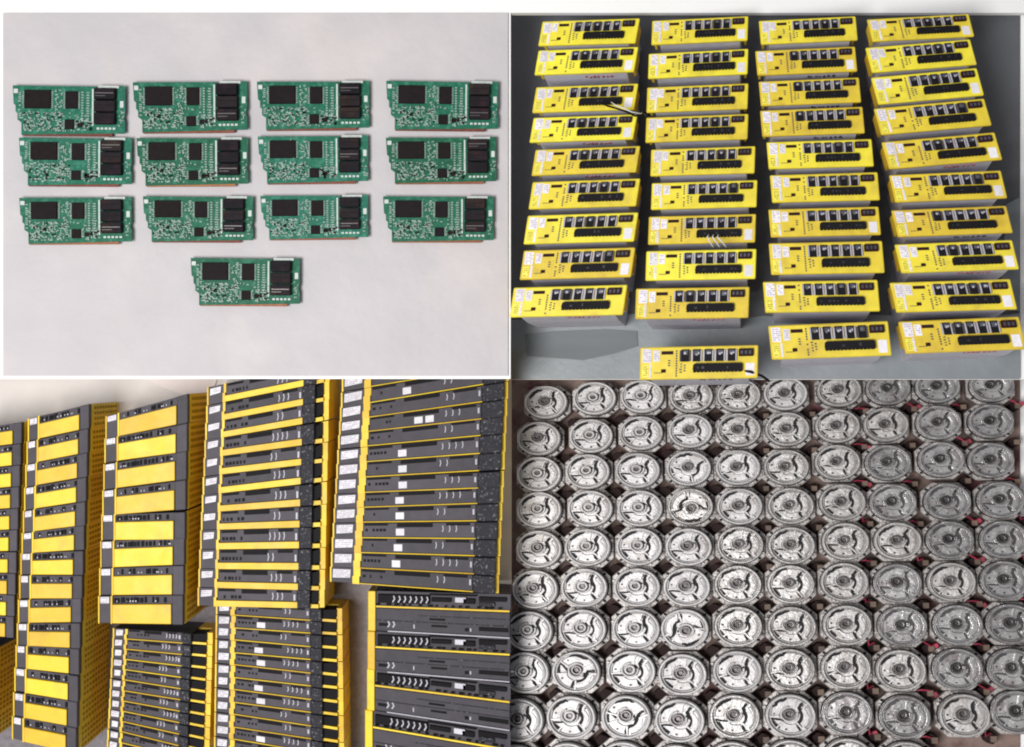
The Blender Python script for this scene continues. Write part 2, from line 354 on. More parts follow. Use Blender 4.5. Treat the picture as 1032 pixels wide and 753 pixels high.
# ------------------------------------------------------------------ yellow drive units
def drive_proto(seed):
    rd = random.Random(100 + seed)
    p = Proto(104, 27, 120)
    X = lambda x: x - 52
    Y = lambda y: 13.5 - y
    Z = 120
    def bx(mb, x0, x1, y0, y1, z0, z1, bev=0): return mb.box(X(x0), X(x1), Y(y1), Y(y0), z0, z1, bev)
    def flare(mb):
        v = [mb.bm.verts.new((X(x), Y(y), z)) for z, ya, yb in ((0, 1.2, 28.4), (70, 1.2, 28.4), (116, 1.2, 26.2)) for x, y in ((9, yb), (96, yb), (96, ya), (9, ya))]
        mb.bm.faces.new(v[3::-1]); mb.bm.faces.new(v[8:12])
        for l in (0, 4):
            for i in range(4): mb.bm.faces.new((v[l + i], v[l + (i + 1) % 4], v[l + 4 + (i + 1) % 4], v[l + 4 + i]))
        return mb
    hs = p.add('heatsink', flare(MB()), 'heatsink')
    if seed in (1, 3):
        q = MB()
        for j in range(7):
            x = 52 + j * 4.5 + rd.uniform(-1, 1); q.box(X(x), X(x + rd.uniform(1.5, 3)), Y(27.6), Y(26.6), 99 + rd.uniform(0, 4), 105 + rd.uniform(0, 4))
        p.add('printing', q, 'red_ink' if seed == 1 else 'ink', hs)
    fc = p.add('front_cover', bx(MB(), 0, 104, 0, 27, 116, Z, .8), 'yellow_bright')
    p.add('side_cheek', bx(MB(), 1.5, 4, 2, 21, 78, 116), 'yellow_old')
    p.add('side_cheek', bx(MB(), 100, 102.5, 2, 21, 78, 116), 'yellow_old')
    for (lx0, lx1, ly0, ly1, mm) in ((2.6, 10.6, 1.4, 13.2, 'paper'), (12.0, 17.8, 2.8, 12.0, 'paper'), (2.2, 7.6, 15.0, 25.0, 'lemon_sticker'), (8.4, 10.4, 14.0, 25.4, 'paper')):
        dx = rd.uniform(-.5, .5); dy = rd.uniform(-.5, .5)
        st = MB(); st.prism([(X(lx0 + dx + rd.uniform(-.3, .3)), Y(ly0 + dy)), (X(lx1 + dx), Y(ly0 + dy + rd.uniform(-.3, .6))), (X(lx1 + dx + rd.uniform(-.5, .3)), Y(ly1 + dy)), (X(lx0 + dx), Y(ly1 + dy + rd.uniform(-.6, .2)))], Z, Z + .4)
        s_ = p.add('label_sticker', st, mm)
        q = MB(); y = ly0 + dy + 1.2
        while y < ly1 - 1.4:
            x = lx0 + dx + .8
            while x < lx1 - 1.2:
                w = rd.uniform(.6, 2.4)
                if rd.random() < .72: bx(q, x, min(x + w, lx1 - .6), y, y + .8, Z + .4, Z + .55)
                x += w + .5
            y += 1.7
        p.add('printing', q, 'ink_soft' if mm == 'paper' else 'vent', s_)
    p.add('display_window', bx(MB(), 19, 29.5, 3.6, 6.4, Z, Z + .8, .2), 'brown_black')
    p.add('button', bx(MB(), 19, 23, 18.6, 21.4, Z, Z + 1.5, .3), 'brown_black')
    q = MB()
    for j in range(11):
        if rd.random() < .85: bx(q, 31.8, 33.2, 3 + 2.05 * j, 4.3 + 2.05 * j, Z, Z + .3)
    for j in range(4): bx(q, 35.5 + rd.uniform(-.5, .5), 37.5, 14 + 2.2 * j, 15 + 2.2 * j, Z, Z + .3)
    for j in range(3): bx(q, 39 + rd.uniform(-.3, .3), 40.5, 15 + 2.2 * j, 16.2 + 2.2 * j, Z, Z + .3)
    for j in range(5): bx(q, 13 + 1.5 * j, 13.8 + 1.5 * j, 21, 22, Z, Z + .3)
    for j in range(3): bx(q, 25, 27, 11 + 2 * j, 12 + 2 * j, Z, Z + .3)
    p.add('printing', q, 'ink', fc)
    for j in range(5):
        x = 35.5 + 10.2 * j
        fr = MB(); bx(fr, x - .2, x + 1.3, 3.4, 12.4, Z, Z + 2.6, .2); bx(fr, x + 8.0, x + 9.2, 3.4, 12.4, Z, Z + 2.6, .2); bx(fr, x + 5.6, x + 7.0, 5.0, 6.4, Z + 2.6, Z + 3.0)
        t = p.add('terminal', bx(MB(), x + 1.3, x + 8.0, 2.6, 12.6, Z, Z + 2.0, .2), 'black')
        wn = MB(); bx(wn, x + 2.0 + rd.uniform(0, .8), x + 7.2, 3.4, 7.0 + rd.uniform(-.8, .8), Z + 2, Z + 2.4, .1); p.add('terminal_window', wn, 'window_blue', t)
        p.add('terminal_frame', fr, 'terminal' if rd.random() < .75 else 'dark_grey', t)
        sc = MB(); sc.disc(X(x + 4.5), Y(6.2 + rd.uniform(-.7, .7)), 1.1, Z + 2.0, Z + 2.9, 8); p.add('screw', sc, 'terminal' if rd.random() < .4 else 'hub', t)
    q = MB(); bx(q, 87, 99.8, 2.8, 9, Z, Z + 4, .5); wc = p.add('plug_socket', q, 'brown_black')
    q = MB()
    for j in range(3): bx(q, 88.8 + 3.6 * j, 90.8 + 3.6 * j, 4.4, 7.2, Z + 4, Z + 4.3)
    p.add('contacts', q, 'window_blue', wc)
    tp_ = [(47.5, 15.4), (49, 14.4), (89, 14.4), (90.6, 15.6), (90.6, 21.0)]
    x = 89.4
    while x > 49.5:
        w = 2.2; d = 21.7
        tp_ += [(x, d), (x - w, d), (x - w - .2, 20.6), (x - w - .9, 20.6)]; x -= w + 1.1
    tp_ += [(48, 20.8), (47, 19)]
    lc = p.add('long_connector', MB().prism([(X(a_), Y(b_)) for a_, b_ in tp_], Z, Z + 4.5, .4), 'black')
    q = MB()
    for j in range(10):
        if rd.random() < .4: bx(q, 51 + 3.7 * j, 51 + rd.uniform(1, 2.6) + 3.7 * j, 16.6 + rd.uniform(-.6, 1), 18.8, Z + 4.5, Z + 4.8)
    p.add('contacts', q, 'socket_dark', lc)
    p.add('white_sticker', bx(MB(), 93.5, 101, 14.5, 24.6, Z, Z + .4), 'paper')
    return p
drives = [drive_proto(i) for i in range(7)]
DR = [
 [(544, 642.5, 20, 44.8, -1), (540, 641, 49, 74, -.6), (537.7, 641, 86, 112, -.3), (535, 640, 117, 142, -.2), (537, 643, 149, 175.3, .2), (534, 643, 181.7, 209.3, .2), (529, 641, 215.7, 244.7, .2), (525, 638, 251, 280.6, .4), (514.8, 630, 288.5, 318.6, .5)],
 [(657, 753, 18.5, 43, 0), (653.6, 753, 51.6, 77, .3), (652, 753, 86, 111.6, 0), (651, 753, 116.6, 142, 0), (656, 760, 149, 176, 0), (656.6, 762, 183, 210, 0), (653.6, 760.6, 217, 245.4, 0), (651, 761, 252, 282, 0), (640.5, 754, 290, 321, 0), (645, 763, 349, 382, 0.6)],
 [(766.6, 862, 18.5, 42.7, 0), (763, 861.5, 49, 74, 0), (766.6, 865.4, 80, 105, 0), (768, 869, 109.4, 136, 0), (774.5, 878, 141.6, 169, -.2), (778, 884, 175, 203, -.1), (776.6, 885, 209.6, 238, 0), (777, 888.6, 244, 276, 0), (771, 884, 283, 314.5, 0), (777, 895, 326, 360.5, 1.6)],
 [(878, 977, 16.5, 39.5, .4), (877, 979, 43.5, 69.5, 2.2), (883, 986, 73, 101, 3), (886, 993.5, 104, 131.5, 3.2), (894, 1004, 138, 166, 3.2), (901, 1009.5, 174, 202, .7), (903.5, 1015, 209.5, 237, .9), (907, 1021, 244, 273.5, 1), (902, 1019, 283, 313.5, .8), (911, 1028, 321.5, 354.5, 1.7)]]
DCOL = ['leftmost column', 'second column', 'third column', 'rightmost column']
DX = {(0, 2): 'yellow drive unit with a loose cable', (1, 6): 'yellow drive unit with pale cable ties',
      (1, 9): 'yellow drive unit standing apart', (2, 9): 'yellow drive unit turned slightly askew'}
for c in range(4):
    n = len(DR[c])
    for r, (x0, x1, y0, y1, a) in enumerate(DR[c]):
        rd = random.Random(c * 31 + r)
        pr = drives[rd.randrange(7)]
        pr = skewed(pr, (.15, .05, -.08, -.2)[c], 0)
        sk = ('white_sticker',) if rd.random() < .4 else ()
        pos = 'top' if r == 0 else ('bottom' if r == n - 1 else ORD[r] + ' from the top')
        lab = '%s, %s of the %s' % (DX.get((c, r), 'yellow drive unit with black terminals'), pos, DCOL[c])
        make(pr, 'drive_unit', TR.matrix(pr, (x0 + x1) / 2, (y0 + y1) / 2, x1 - x0, y1 - y0, R(a)), lab, 'drive unit', 'yellow drive units standing in columns', sk)
def cable(name, board, pts, rad, m, label):
    me = MB().tube([board.at(u, v, h)[0] for u, v, h in pts], rad).mesh(name, m, True)
    o = bpy.data.objects.new(name, me); COL.objects.link(o)
    o['label'] = label; o['category'] = 'cable'
cable('cable', TR, [(606, 104, 121), (613, 107, 126), (622, 109.5, 127), (632, 113, 124), (640, 117, 118), (646, 116, 112), (650, 113, 95), (653, 112, 60), (654, 116, 20)], 0.9, 'black', 'black loose cable hanging from the third yellow drive of the leftmost column')
cable('cable', TR, [(616, 103, 122), (620, 106, 126), (628, 109, 127), (637, 113, 124), (645, 114.5, 116), (649, 114, 95), (651, 118, 40)], 0.6, 'cable_w', 'pale loose cable end beside the black cable on the leftmost drives')
for i, (u, lb) in enumerate(((711, 'leftmost'), (716, 'middle'), (721, 'rightmost'))):
    cable('cable_tie', TR, [(u + 3, 236.5, 124), (u + 2, 239, 129), (u + 4 + i, 243, 129), (u + 7 + i * 1.5, 248, 122), (u + 8 + i * 1.5, 249.5, 110)], 0.6, 'cable_w', '%s of three pale cable ties on a drive in the second column' % lb)
cable('cable', TR, [(748, 373, 121), (757, 375, 126), (768, 379, 112), (775, 384, 95)], 1.2, 'black', 'black cable curling from the lowest yellow drive of the second column')

# ------------------------------------------------------------------ stacked control modules
def lines(mb, rd, x0, x1, y0, y1, z, pitch=1.9):
    y = y1 - pitch * .6
    while y > y0:
        x = x0
        while x < x1 - .6:
            w = rd.uniform(.7, 2.6)
            if rd.random() < .7: mb.box(x, min(x + w, x1), y, y + pitch * .42, z, z + .15)
            x += w + .6
        y -= pitch
    mb.box(x0, x0 + .5, y0, y0 + .5, z, z + .15)
    return mb

def cover_module(W, H, Z, lw, rw, ph, seed, side=30):
    """thick module: yellow cover, dark strip above it, label column at its left, dark column at its right, vented yellow flank"""
    rd = random.Random(seed)
    p = Proto(W, H, Z); x0, x1, y0, y1 = -W / 2, W / 2, -H / 2, H / 2
    p.add('housing', MB().box(x0 + .6, x1 - 1.4, y0 + .4, y1 - .4, 0, Z - 2, .5), 'dark_grey')
    a, b = x0 + lw + 2.2, x1 - rw - .8
    p.add('cover_panel', MB().box(a, b, y0 + .8, y0 + ph, Z - 2, Z + 1.5, .5), 'yellow')
    p.add('left_rail', MB().box(x0 + lw + .2, x0 + lw + 1.9, y0, y1, Z - 6, Z + .6, .3), 'yellow_old')
    p.add('outer_rail', MB().box(x0 - .4, x0 + 1.0, y0, y1, 4, Z - .6, .3), 'yellow')
    p.add('end_column', MB().box(b + .8, x1, y0 + .2, y1 - .2, Z - 6, Z + 1.0, .6), 'dark_grey')
    nl = p.add('name_label', MB().box(x0 + 1.8, x0 + lw - 1.2 + rd.uniform(-.8, .3), y1 - 7.2, y1 - 1.2, Z - 2, Z - .6), 'paper')
    p.add('printing', lines(MB(), rd, x0 + 2.4, x0 + lw - 1.6, y1 - 6.8, y1 - 1.6, Z - .6), 'ink_soft', nl)
    q = MB(); x = a + 1
    while x < b - 2:
        w = rd.uniform(1.2, 3.4)
        if rd.random() < .75: q.box(x, x + w, y0 + ph + 1.4, y1 - 1.6 - rd.random(), Z - 2, Z - .4)
        x += w + rd.uniform(.6, 2.2)
    st = p.add('connector_strip', q, 'black')
    q = MB()
    for _ in range(7):
        x = rd.uniform(a + 2, b - 3); q.box(x, x + rd.uniform(.6, 1.3), y0 + ph + 2.2, y0 + ph + 3.6, Z - .4, Z - .1)
    p.add('contacts', q, 'terminal', st)
    sp = p.add('side_panel', MB().box(x1 - 1.4, x1 + .3, y0 + .2, y1 - .2, 0, Z - 8), 'yellow_old')
    q = MB()
    nz = max(3, int((Z - 18) / 9))
    for i in range(nz):
        for j in range(4):
            yy = y0 + H * (.10 + .22 * j); zz = 6 + i * (Z - 18) / nz
            q.box(x1 + .3, x1 + .7, yy, yy + H * .11, zz, zz + (Z - 18) / nz * .6)
    p.add('vents', q, 'vent', sp)
    return p

def slim_module(W, H, Z, lw, cw, seed, bar=0.0, hook=0.0, sticker=None, gap=5.5):
    """slim dark module: white label at its left, thin yellow edge or yellow bar, speckled connector and plug at its right"""
    rd = random.Random(seed)
    p = Proto(W, H, Z); x0, x1, y0, y1 = -W / 2, W / 2, -H / 2, H / 2
    a, b = x0 + lw + gap, x1 - cw - hook; lx = a - gap + 1.5
    p.add('housing', MB().box(x0 + .5, x1 - hook, y0 + .35, y1 - .35, 0, Z - 2), 'dark_grey')
    p.add('face_plate', MB().box(a, b, y0 + max(bar, 1.2) + .4, y1 - .5, Z - 2, Z, .4), 'dark_grey')
    p.add('yellow_bar' if bar else 'yellow_edge', MB().box(a - 1.5, b + .5, y0 + .3, y0 + (bar or 1.25), Z - 2, Z + (1.5 if bar else .8), .25), 'yellow')
    zz = MB(); h2 = H / 2
    zz.prism([(lx, y0), (a - 1.6, y0), (a - 1.6, y0 + h2), (a - .4, y0 + h2), (a - .4, y1), (lx + 1.2, y1), (lx + 1.2, y0 + h2), (lx, y0 + h2)], Z - 4, Z + .5)
    p.add('yellow_latch', zz, 'yellow')
    p.add('outer_rail', MB().box(x0 - .6, x0 + .9, y0 + .1, y1 - .1, 0, Z - 1), 'yellow')
    yl = y0 + H * (.50 if bar else .30); xl = x0 + 2.0 + rd.uniform(0, 1.2); xr = x0 + lw - rd.uniform(.3, 1.6)
    nl = p.add('name_label', MB().prism([(xl, yl), (xr, yl + H * .06), (xr + .6, y1 - H * .12), (xl + .4, y1 - H * .14)], Z - 2, Z - .9), 'paper')
    p.add('printing', lines(MB(), rd, xl + .9, xr - .7, yl + H * .08, y1 - H * .18, Z - .9), 'ink_soft', nl)
    q = MB()
    q.box(a + (b - a) * .3, a + (b - a) * .62, y1 - 1.4 - H * .2, y1 - .8, Z, Z + .25); q.box(a + 1, a + (b - a) * .22, y1 - 1.0 - H * .12, y1 - .9, Z, Z + .25); q.box(a + (b - a) * .74, b - 5, y1 - 1.0 - H * .14, y1 - .9, Z, Z + .25)
    for j in range(6):
        if rd.random() < .7: q.box(a + 2 + 3.6 * j, a + 3.4 + rd.uniform(0, 1.6) + 3.6 * j, y0 + H * .45, y0 + H * .62, Z, Z + .25)
    p.add('slot', q, 'black')
    q = MB()
    o_ = rd.uniform(-.06, .06)
    for j in range(rd.choice((2, 3, 4))):
        x = a + (b - a) * (.66 + o_ + .06 * j)
        q.stroke([(x, y0 + H * .42), (x + .9, y0 + H * .6), (x + .3, y0 + H * .8)], .9, Z, Z + .3)
    q.box(b - 3.4, b - 1.6, y0 + H * .4, y0 + H * .72, Z, Z + .3)
    p.add('contacts', q, 'terminal')
    c = p.add('end_connector', MB().box(b + .6, x1 - hook - .3, y0 + .5, y1 - .5, Z - 8, Z + 2.5, .4), 'speckle')
    if hook:
        p.add('plug', MB().prism([(x1 - hook, y0 + H * .2), (x1 - 1.5, y0 + H * .34), (x1 - 1.5, y1 - H * .06), (x1 - hook, y1 - H * .16)], Z - 26, Z - 3), 'black')
        p.add('side_rail', MB().prism([(x1 - 1.5, y0 + .1), (x1 + 4, y0 + .4), (x1 + 4, y1), (x1 - 1.5, y1 - .2)], 0, Z - 6), 'yellow')
        p.add('side_ledge', MB().box(x1 - hook, x1 - 1.5, y0 + .15, y0 + H * .2, Z - 30, Z - 2), 'yellow')
        p.add('side_panel', MB().box(x1 - hook, x1 - 1.5, y0 + .3, y1 - .3, 0, Z - 30), 'yellow_old')
    else:
        p.add('side_panel', MB().box(x1 - hook, x1 + 3.6, y0 + .2, y1 - .2, 0, Z - 5), 'yellow')
    if sticker:
        q = MB()
        for f in sticker: q.box(a + (b - a) * f, a + (b - a) * f + 8.5, y0 + H * .2, y0 + H * .62, Z, Z + .35)
        p.add('sticker', q, 'paper')
    return p

def big_dark_module(seed):
    rd = random.Random(seed)
    W, H, Z = 144, 41, 70
    p = Proto(W, H, Z); x0, x1, y0, y1 = -W / 2, W / 2, -H / 2, H / 2
    p.add('housing', MB().box(x0 + 5, x1, y0 + .3, y1 - .3, 0, Z - 2), 'dark_grey')
    p.add('face_plate', MB().box(x0 + 8, x1 - .5, y0 + 1.8, y0 + 24, Z - 2, Z + 1.5, .6), 'dark_grey')
    p.add('yellow_edge', MB().box(x0, x0 + 7.5, y0, y1, 0, Z + 1, .6), 'yellow')
    p.add('yellow_trim', MB().box(x0 + 8, x1 - 1, y0 + 24.6, y0 + 26.2, Z - 2, Z + 1.2), 'yellow_old')
    p.add('steel_trim', MB().box(x0 + 20, x1 - 1, y0 + .2, y0 + 1.3, Z - 2, Z + 1.0), 'terminal')
    q = MB(); q.box(x0 + 10, x0 + 62, y1 - 11.5, y1 - 3, Z - 2, Z + 2, .4); cs = p.add('connector_strip', q, 'black')
    q = MB()
    for j in range(7): q.stroke([(x0 + 25 + 5.6 * j, y1 - 10.5), (x0 + 27 + 5.6 * j, y1 - 7), (x0 + 26 + 5.6 * j, y1 - 4)], 1.3, Z + 2, Z + 2.6)
    p.add('contacts', q, 'terminal', cs)
    for (u0, u1, v0, v1, mm) in ((64, 84, 5, 9, 'black'), (88, 99, 4, 9, 'heatsink'), (96, 108, 5, 10, 'black'), (112, 140, 3, 7, 'black'), (112, 128, 8, 12, 'speckle')):
        p.add('socket', MB().box(x0 + u0, x0 + u1, y1 - v1, y1 - v0, Z - 2, Z + 1.2, .3), mm)
    q = MB(); q.box(x0 + 8.5, x1 - 1, y0 + 11.2, y0 + 12.0, Z + 1.5, Z + 2.1); q.box(x0 + 50, x1 - 1, y0 + 17.5, y0 + 18.2, Z + 1.5, Z + 2.1)
    p.add('ridge', q, 'speckle')
    q = MB()
    for j in range(16):
        u = 10 + 8.2 * j + rd.uniform(-2, 2); q.box(x0 + u, x0 + u + rd.uniform(1.5, 5), y1 - 14 + rd.uniform(-.4, .4), y1 - 12.6, Z - 2, Z + 1.9)
    q.box(x0 + 62, x0 + 110, y1 - 2.6, y1 - 1.4, Z - 2, Z + 1.6)
    p.add('latch_row', q, 'black')
    q = MB()
    for (u0, u1, v0, v1) in ((62, 78, 14, 16), (64, 80, 7.5, 9.5), (112, 142, 6, 10), (11, 20, 6, 9), (98, 102, 5, 8)): q.box(x0 + u0, x0 + u1, y0 + v0, y0 + v1, Z + 1.5, Z + 1.9)
    p.add('slot', q, 'black')
    q = MB()
    for j in range(2): q.stroke([(x0 + 20 + 5 * j, y0 + 5), (x0 + 22 + 5 * j, y0 + 8), (x0 + 20.5 + 5 * j, y0 + 11)], 1.4, Z + 1.5, Z + 2.0)
    q.box(x0 + 46, x0 + 47.2, y0 + 5, y0 + 9, Z + 1.5, Z + 1.8); q.box(x0 + 103, x0 + 104.4, y0 + 5, y0 + 8, Z + 1.5, Z + 1.8)
    p.add('printing', q, 'terminal')
    return p

def stack(protos, rows, H, name, lab, cat, group, last='bottom', top='top', picks=None):
    n = len(rows)
    for i, (xa, ya, xb, yb) in enumerate(rows):
        pr = protos[picks[i] if picks else i % len(protos)]
        w = xb - xa; j0, j1 = max(i - 1, 0), min(i + 1, n - 1); pl, pq = (rows[j1][1] - rows[j0][1]) / (j1 - j0), (rows[j1][3] - rows[j0][3]) / (j1 - j0); hh = (pl + pq) / 2 + .15; pr = skewed(pr, 0, -(yb - ya) / (xb - xa), (pq - pl) / hh)
        pos = top if i == 0 else (last if i == n - 1 else ORD[i] + ' from the top')
        make(pr, name, BL.matrix(pr, (xa + xb) / 2, (ya + yb) / 2, w, hh, 0), lab % pos, cat, group)

def lerp(a, b, t): return a + (b - a) * t
G = 'stacked yellow and dark control modules'
# two tall stacks of thick modules
L1 = [435, 458.5, 482, 505.5, 529, 551, 572.5, 596, 620.5, 644, 667, 691, 716, 740]
R1 = [426, 450.5, 474.5, 499, 523, 547, 572, 596, 619.5, 645, 670.5, 697, 723, 749]
pA = [cover_module(62, 23.4, 100, 10, 9.2, 15.2, 20 + i) for i in range(3)]
rows = []
for i in range(14):
    t = i / 13; xl, xr = lerp(39.5, 23.5, t), lerp(79.5, 66.5, t); sl = (R1[i] - L1[i]) / (xr - xl)
    rows.append((xl - 11.5, L1[i] - 4.2 - sl * 11.5, xr + 10.5, R1[i] - 4.2 + sl * 10.5))
stack(pA, rows, 23.6, 'control_module', 'thick yellow module with vented side, %s of the longest stack', 'control module', G)
L2 = [432.7, 457, 483.4, 510.5, 536.5, 563.5, 591, 619.3]
R2 = [419.5, 448, 476, 505, 535, 561, 590, 619.8]
pA2 = [cover_module(83, 26.8, 100, 12, 10.6, 18.6, 40 + i) for i in range(3)]
rows = []
for i in range(8):
    t = i / 7; xl, xr = lerp(120.4, 113, t), lerp(176.4, 171.5, t); sl = (R2[i] - L2[i]) / (xr - xl)
    rows.append((xl - 14, L2[i] - 4.8 - sl * 14, xr + 13, R2[i] - 4.8 + sl * 13))
stack(pA2, rows, 27.0, 'control_module', 'thick module with wide yellow cover, %s of the short stack of eight', 'control module', G)
# far left stack, cut by the edge of the view
pA0 = [cover_module(70, 20.8, 100, 10, 8, 13.6, 60 + i) for i in range(2)]
rows = []
for i in range(10):
    y = 441 + 20.9 * i; t = i / 9
    rows.append((-50 - 4 * t, y + 5 - 6 * t, 22 - 8 * t, y - 5 + 8 * t))
stack(pA0, rows, 21, 'control_module', 'yellow and black module, %s of the upper stack at the left edge', 'control module', G)
rows = [(-80, 664 + 22.5 * i, -9 - i * .6, 668 + 22.5 * i) for i in range(4)]
stack(pA0, rows, 22.3, 'control_module', 'yellow vented module, %s of the lower stack at the left edge', 'control module', G)
# stack with slim yellow bars
L3 = [401, 419.7, 437, 455.6, 474.5, 493.4, 512, 530.5, 550, 570, 589.5, 608]
R3 = [386, 405, 424, 445, 465, 484, 505.7, 527, 548, 569.5, 590.5, 609.5]
pB = [slim_module(119, 19, 88, 14, 13, 80 + i, bar=6.4, hook=9) for i in range(5)]
rows = []
for i in range(12):
    t = i / 11; xl, xr = lerp(230.5, 221, t), lerp(305.5, 300, t); sl = (R3[i] - L3[i]) / (xr - xl)
    rows.append((xl - 21.5, L3[i] - 6 - sl * 21.5, xr + 22, R3[i] - 6 + sl * 22))
stack(pB, rows, 19.2, 'control_module', 'dark module with yellow bar, %s of the middle tall stack', 'control module', G)
# stack of dark slim modules to its right
L4 = [388.4, 404.3, 419.8, 434.8, 449, 464.6, 479.6, 496, 511, 526, 541.7, 557, 572.8, 588.6]
R4 = [370, 387, 404, 421, 438, 456, 474, 491, 507, 524, 542, 559, 576.7, 594.6]
pD = [slim_module(168, 16, 90, 21, 23, 100, gap=10, sticker=(.40, .50)), slim_module(168, 16, 90, 21, 23, 101, gap=10, sticker=(.28,)), slim_module(168, 16, 90, 21, 23, 102, gap=10), slim_module(168, 16, 90, 21, 23, 103, gap=10, sticker=(.27,)), slim_module(168, 16, 90, 21, 23, 104, gap=10, sticker=(.29,))]
rows = []
for i in range(14):
    t = i / 13; xl, xr = lerp(379, 367, t), lerp(488, 477, t); sl = (R4[i] - L4[i]) / (xr - xl)
    rows.append((xl - 34, L4[i] - 7 - sl * 34, xr + 22, R4[i] - 7 + sl * 22))
stack(pD, rows, 15.9, 'control_module', 'slim dark module, %s of the upper stack at the right', 'control module', G,
      picks=[0, 1, 2, 0, 2, 3, 1, 4, 3, 1, 4, 1, 3, 2])
# two low stacks of slim modules with hooks
pC = [slim_module(97, 10.4, 62, 10, 10, 120 + i, hook=16) for i in range(5)]
rows = []
for i in range(12):
    t = i / 11; y = 639 + 10.25 * i; sl = lerp(.06, .24, t); xl, xr = lerp(114, 108, t), lerp(209, 205, t)
    rows.append((xl, y - .5, xr, y + sl * (xr - xl)))
stack(pC, rows, 10.5, 'control_module', 'thin dark module, %s of the stack under wide covers', 'control module', G)
pC2 = [slim_module(124, 12.4, 66, 13, 12, 140, gap=7.5, hook=16), slim_module(124, 12.4, 66, 13, 12, 141, gap=7.5, hook=16, sticker=(.28,)), slim_module(124, 12.4, 66, 13, 12, 142, gap=7.5, hook=16), slim_module(124, 12.4, 66, 13, 12, 143, gap=7.5, hook=16, sticker=(.25,))]
rows = []
for i in range(12):
    t = i / 11; y = 614 + 12.25 * i; sl = lerp(.05, .17, t); xl, xr = lerp(218, 216, t), lerp(340, 342, t)
    rows.append((xl, y, xr, y + sl * (xr - xl)))
stack(pC2, rows, 12.5, 'control_module', 'thin dark module, %s of the stack under yellow bars', 'control module', G, picks=[0, 1, 2, 3, 1, 0, 3, 1, 2, 0, 1, 2])
# wide dark modules in the corner
pE = [big_dark_module(160 + i) for i in range(4)]
rows = [(371, 616, 514.5, 621), (370.5, 656, 514.5, 665.5), (370, 696, 514.5, 712), (368, 738, 514.5, 760)]
stack(pE, rows, 41.6, 'control_module', 'wide dark module with yellow left edge, %s of four in the corner', 'control module', G)

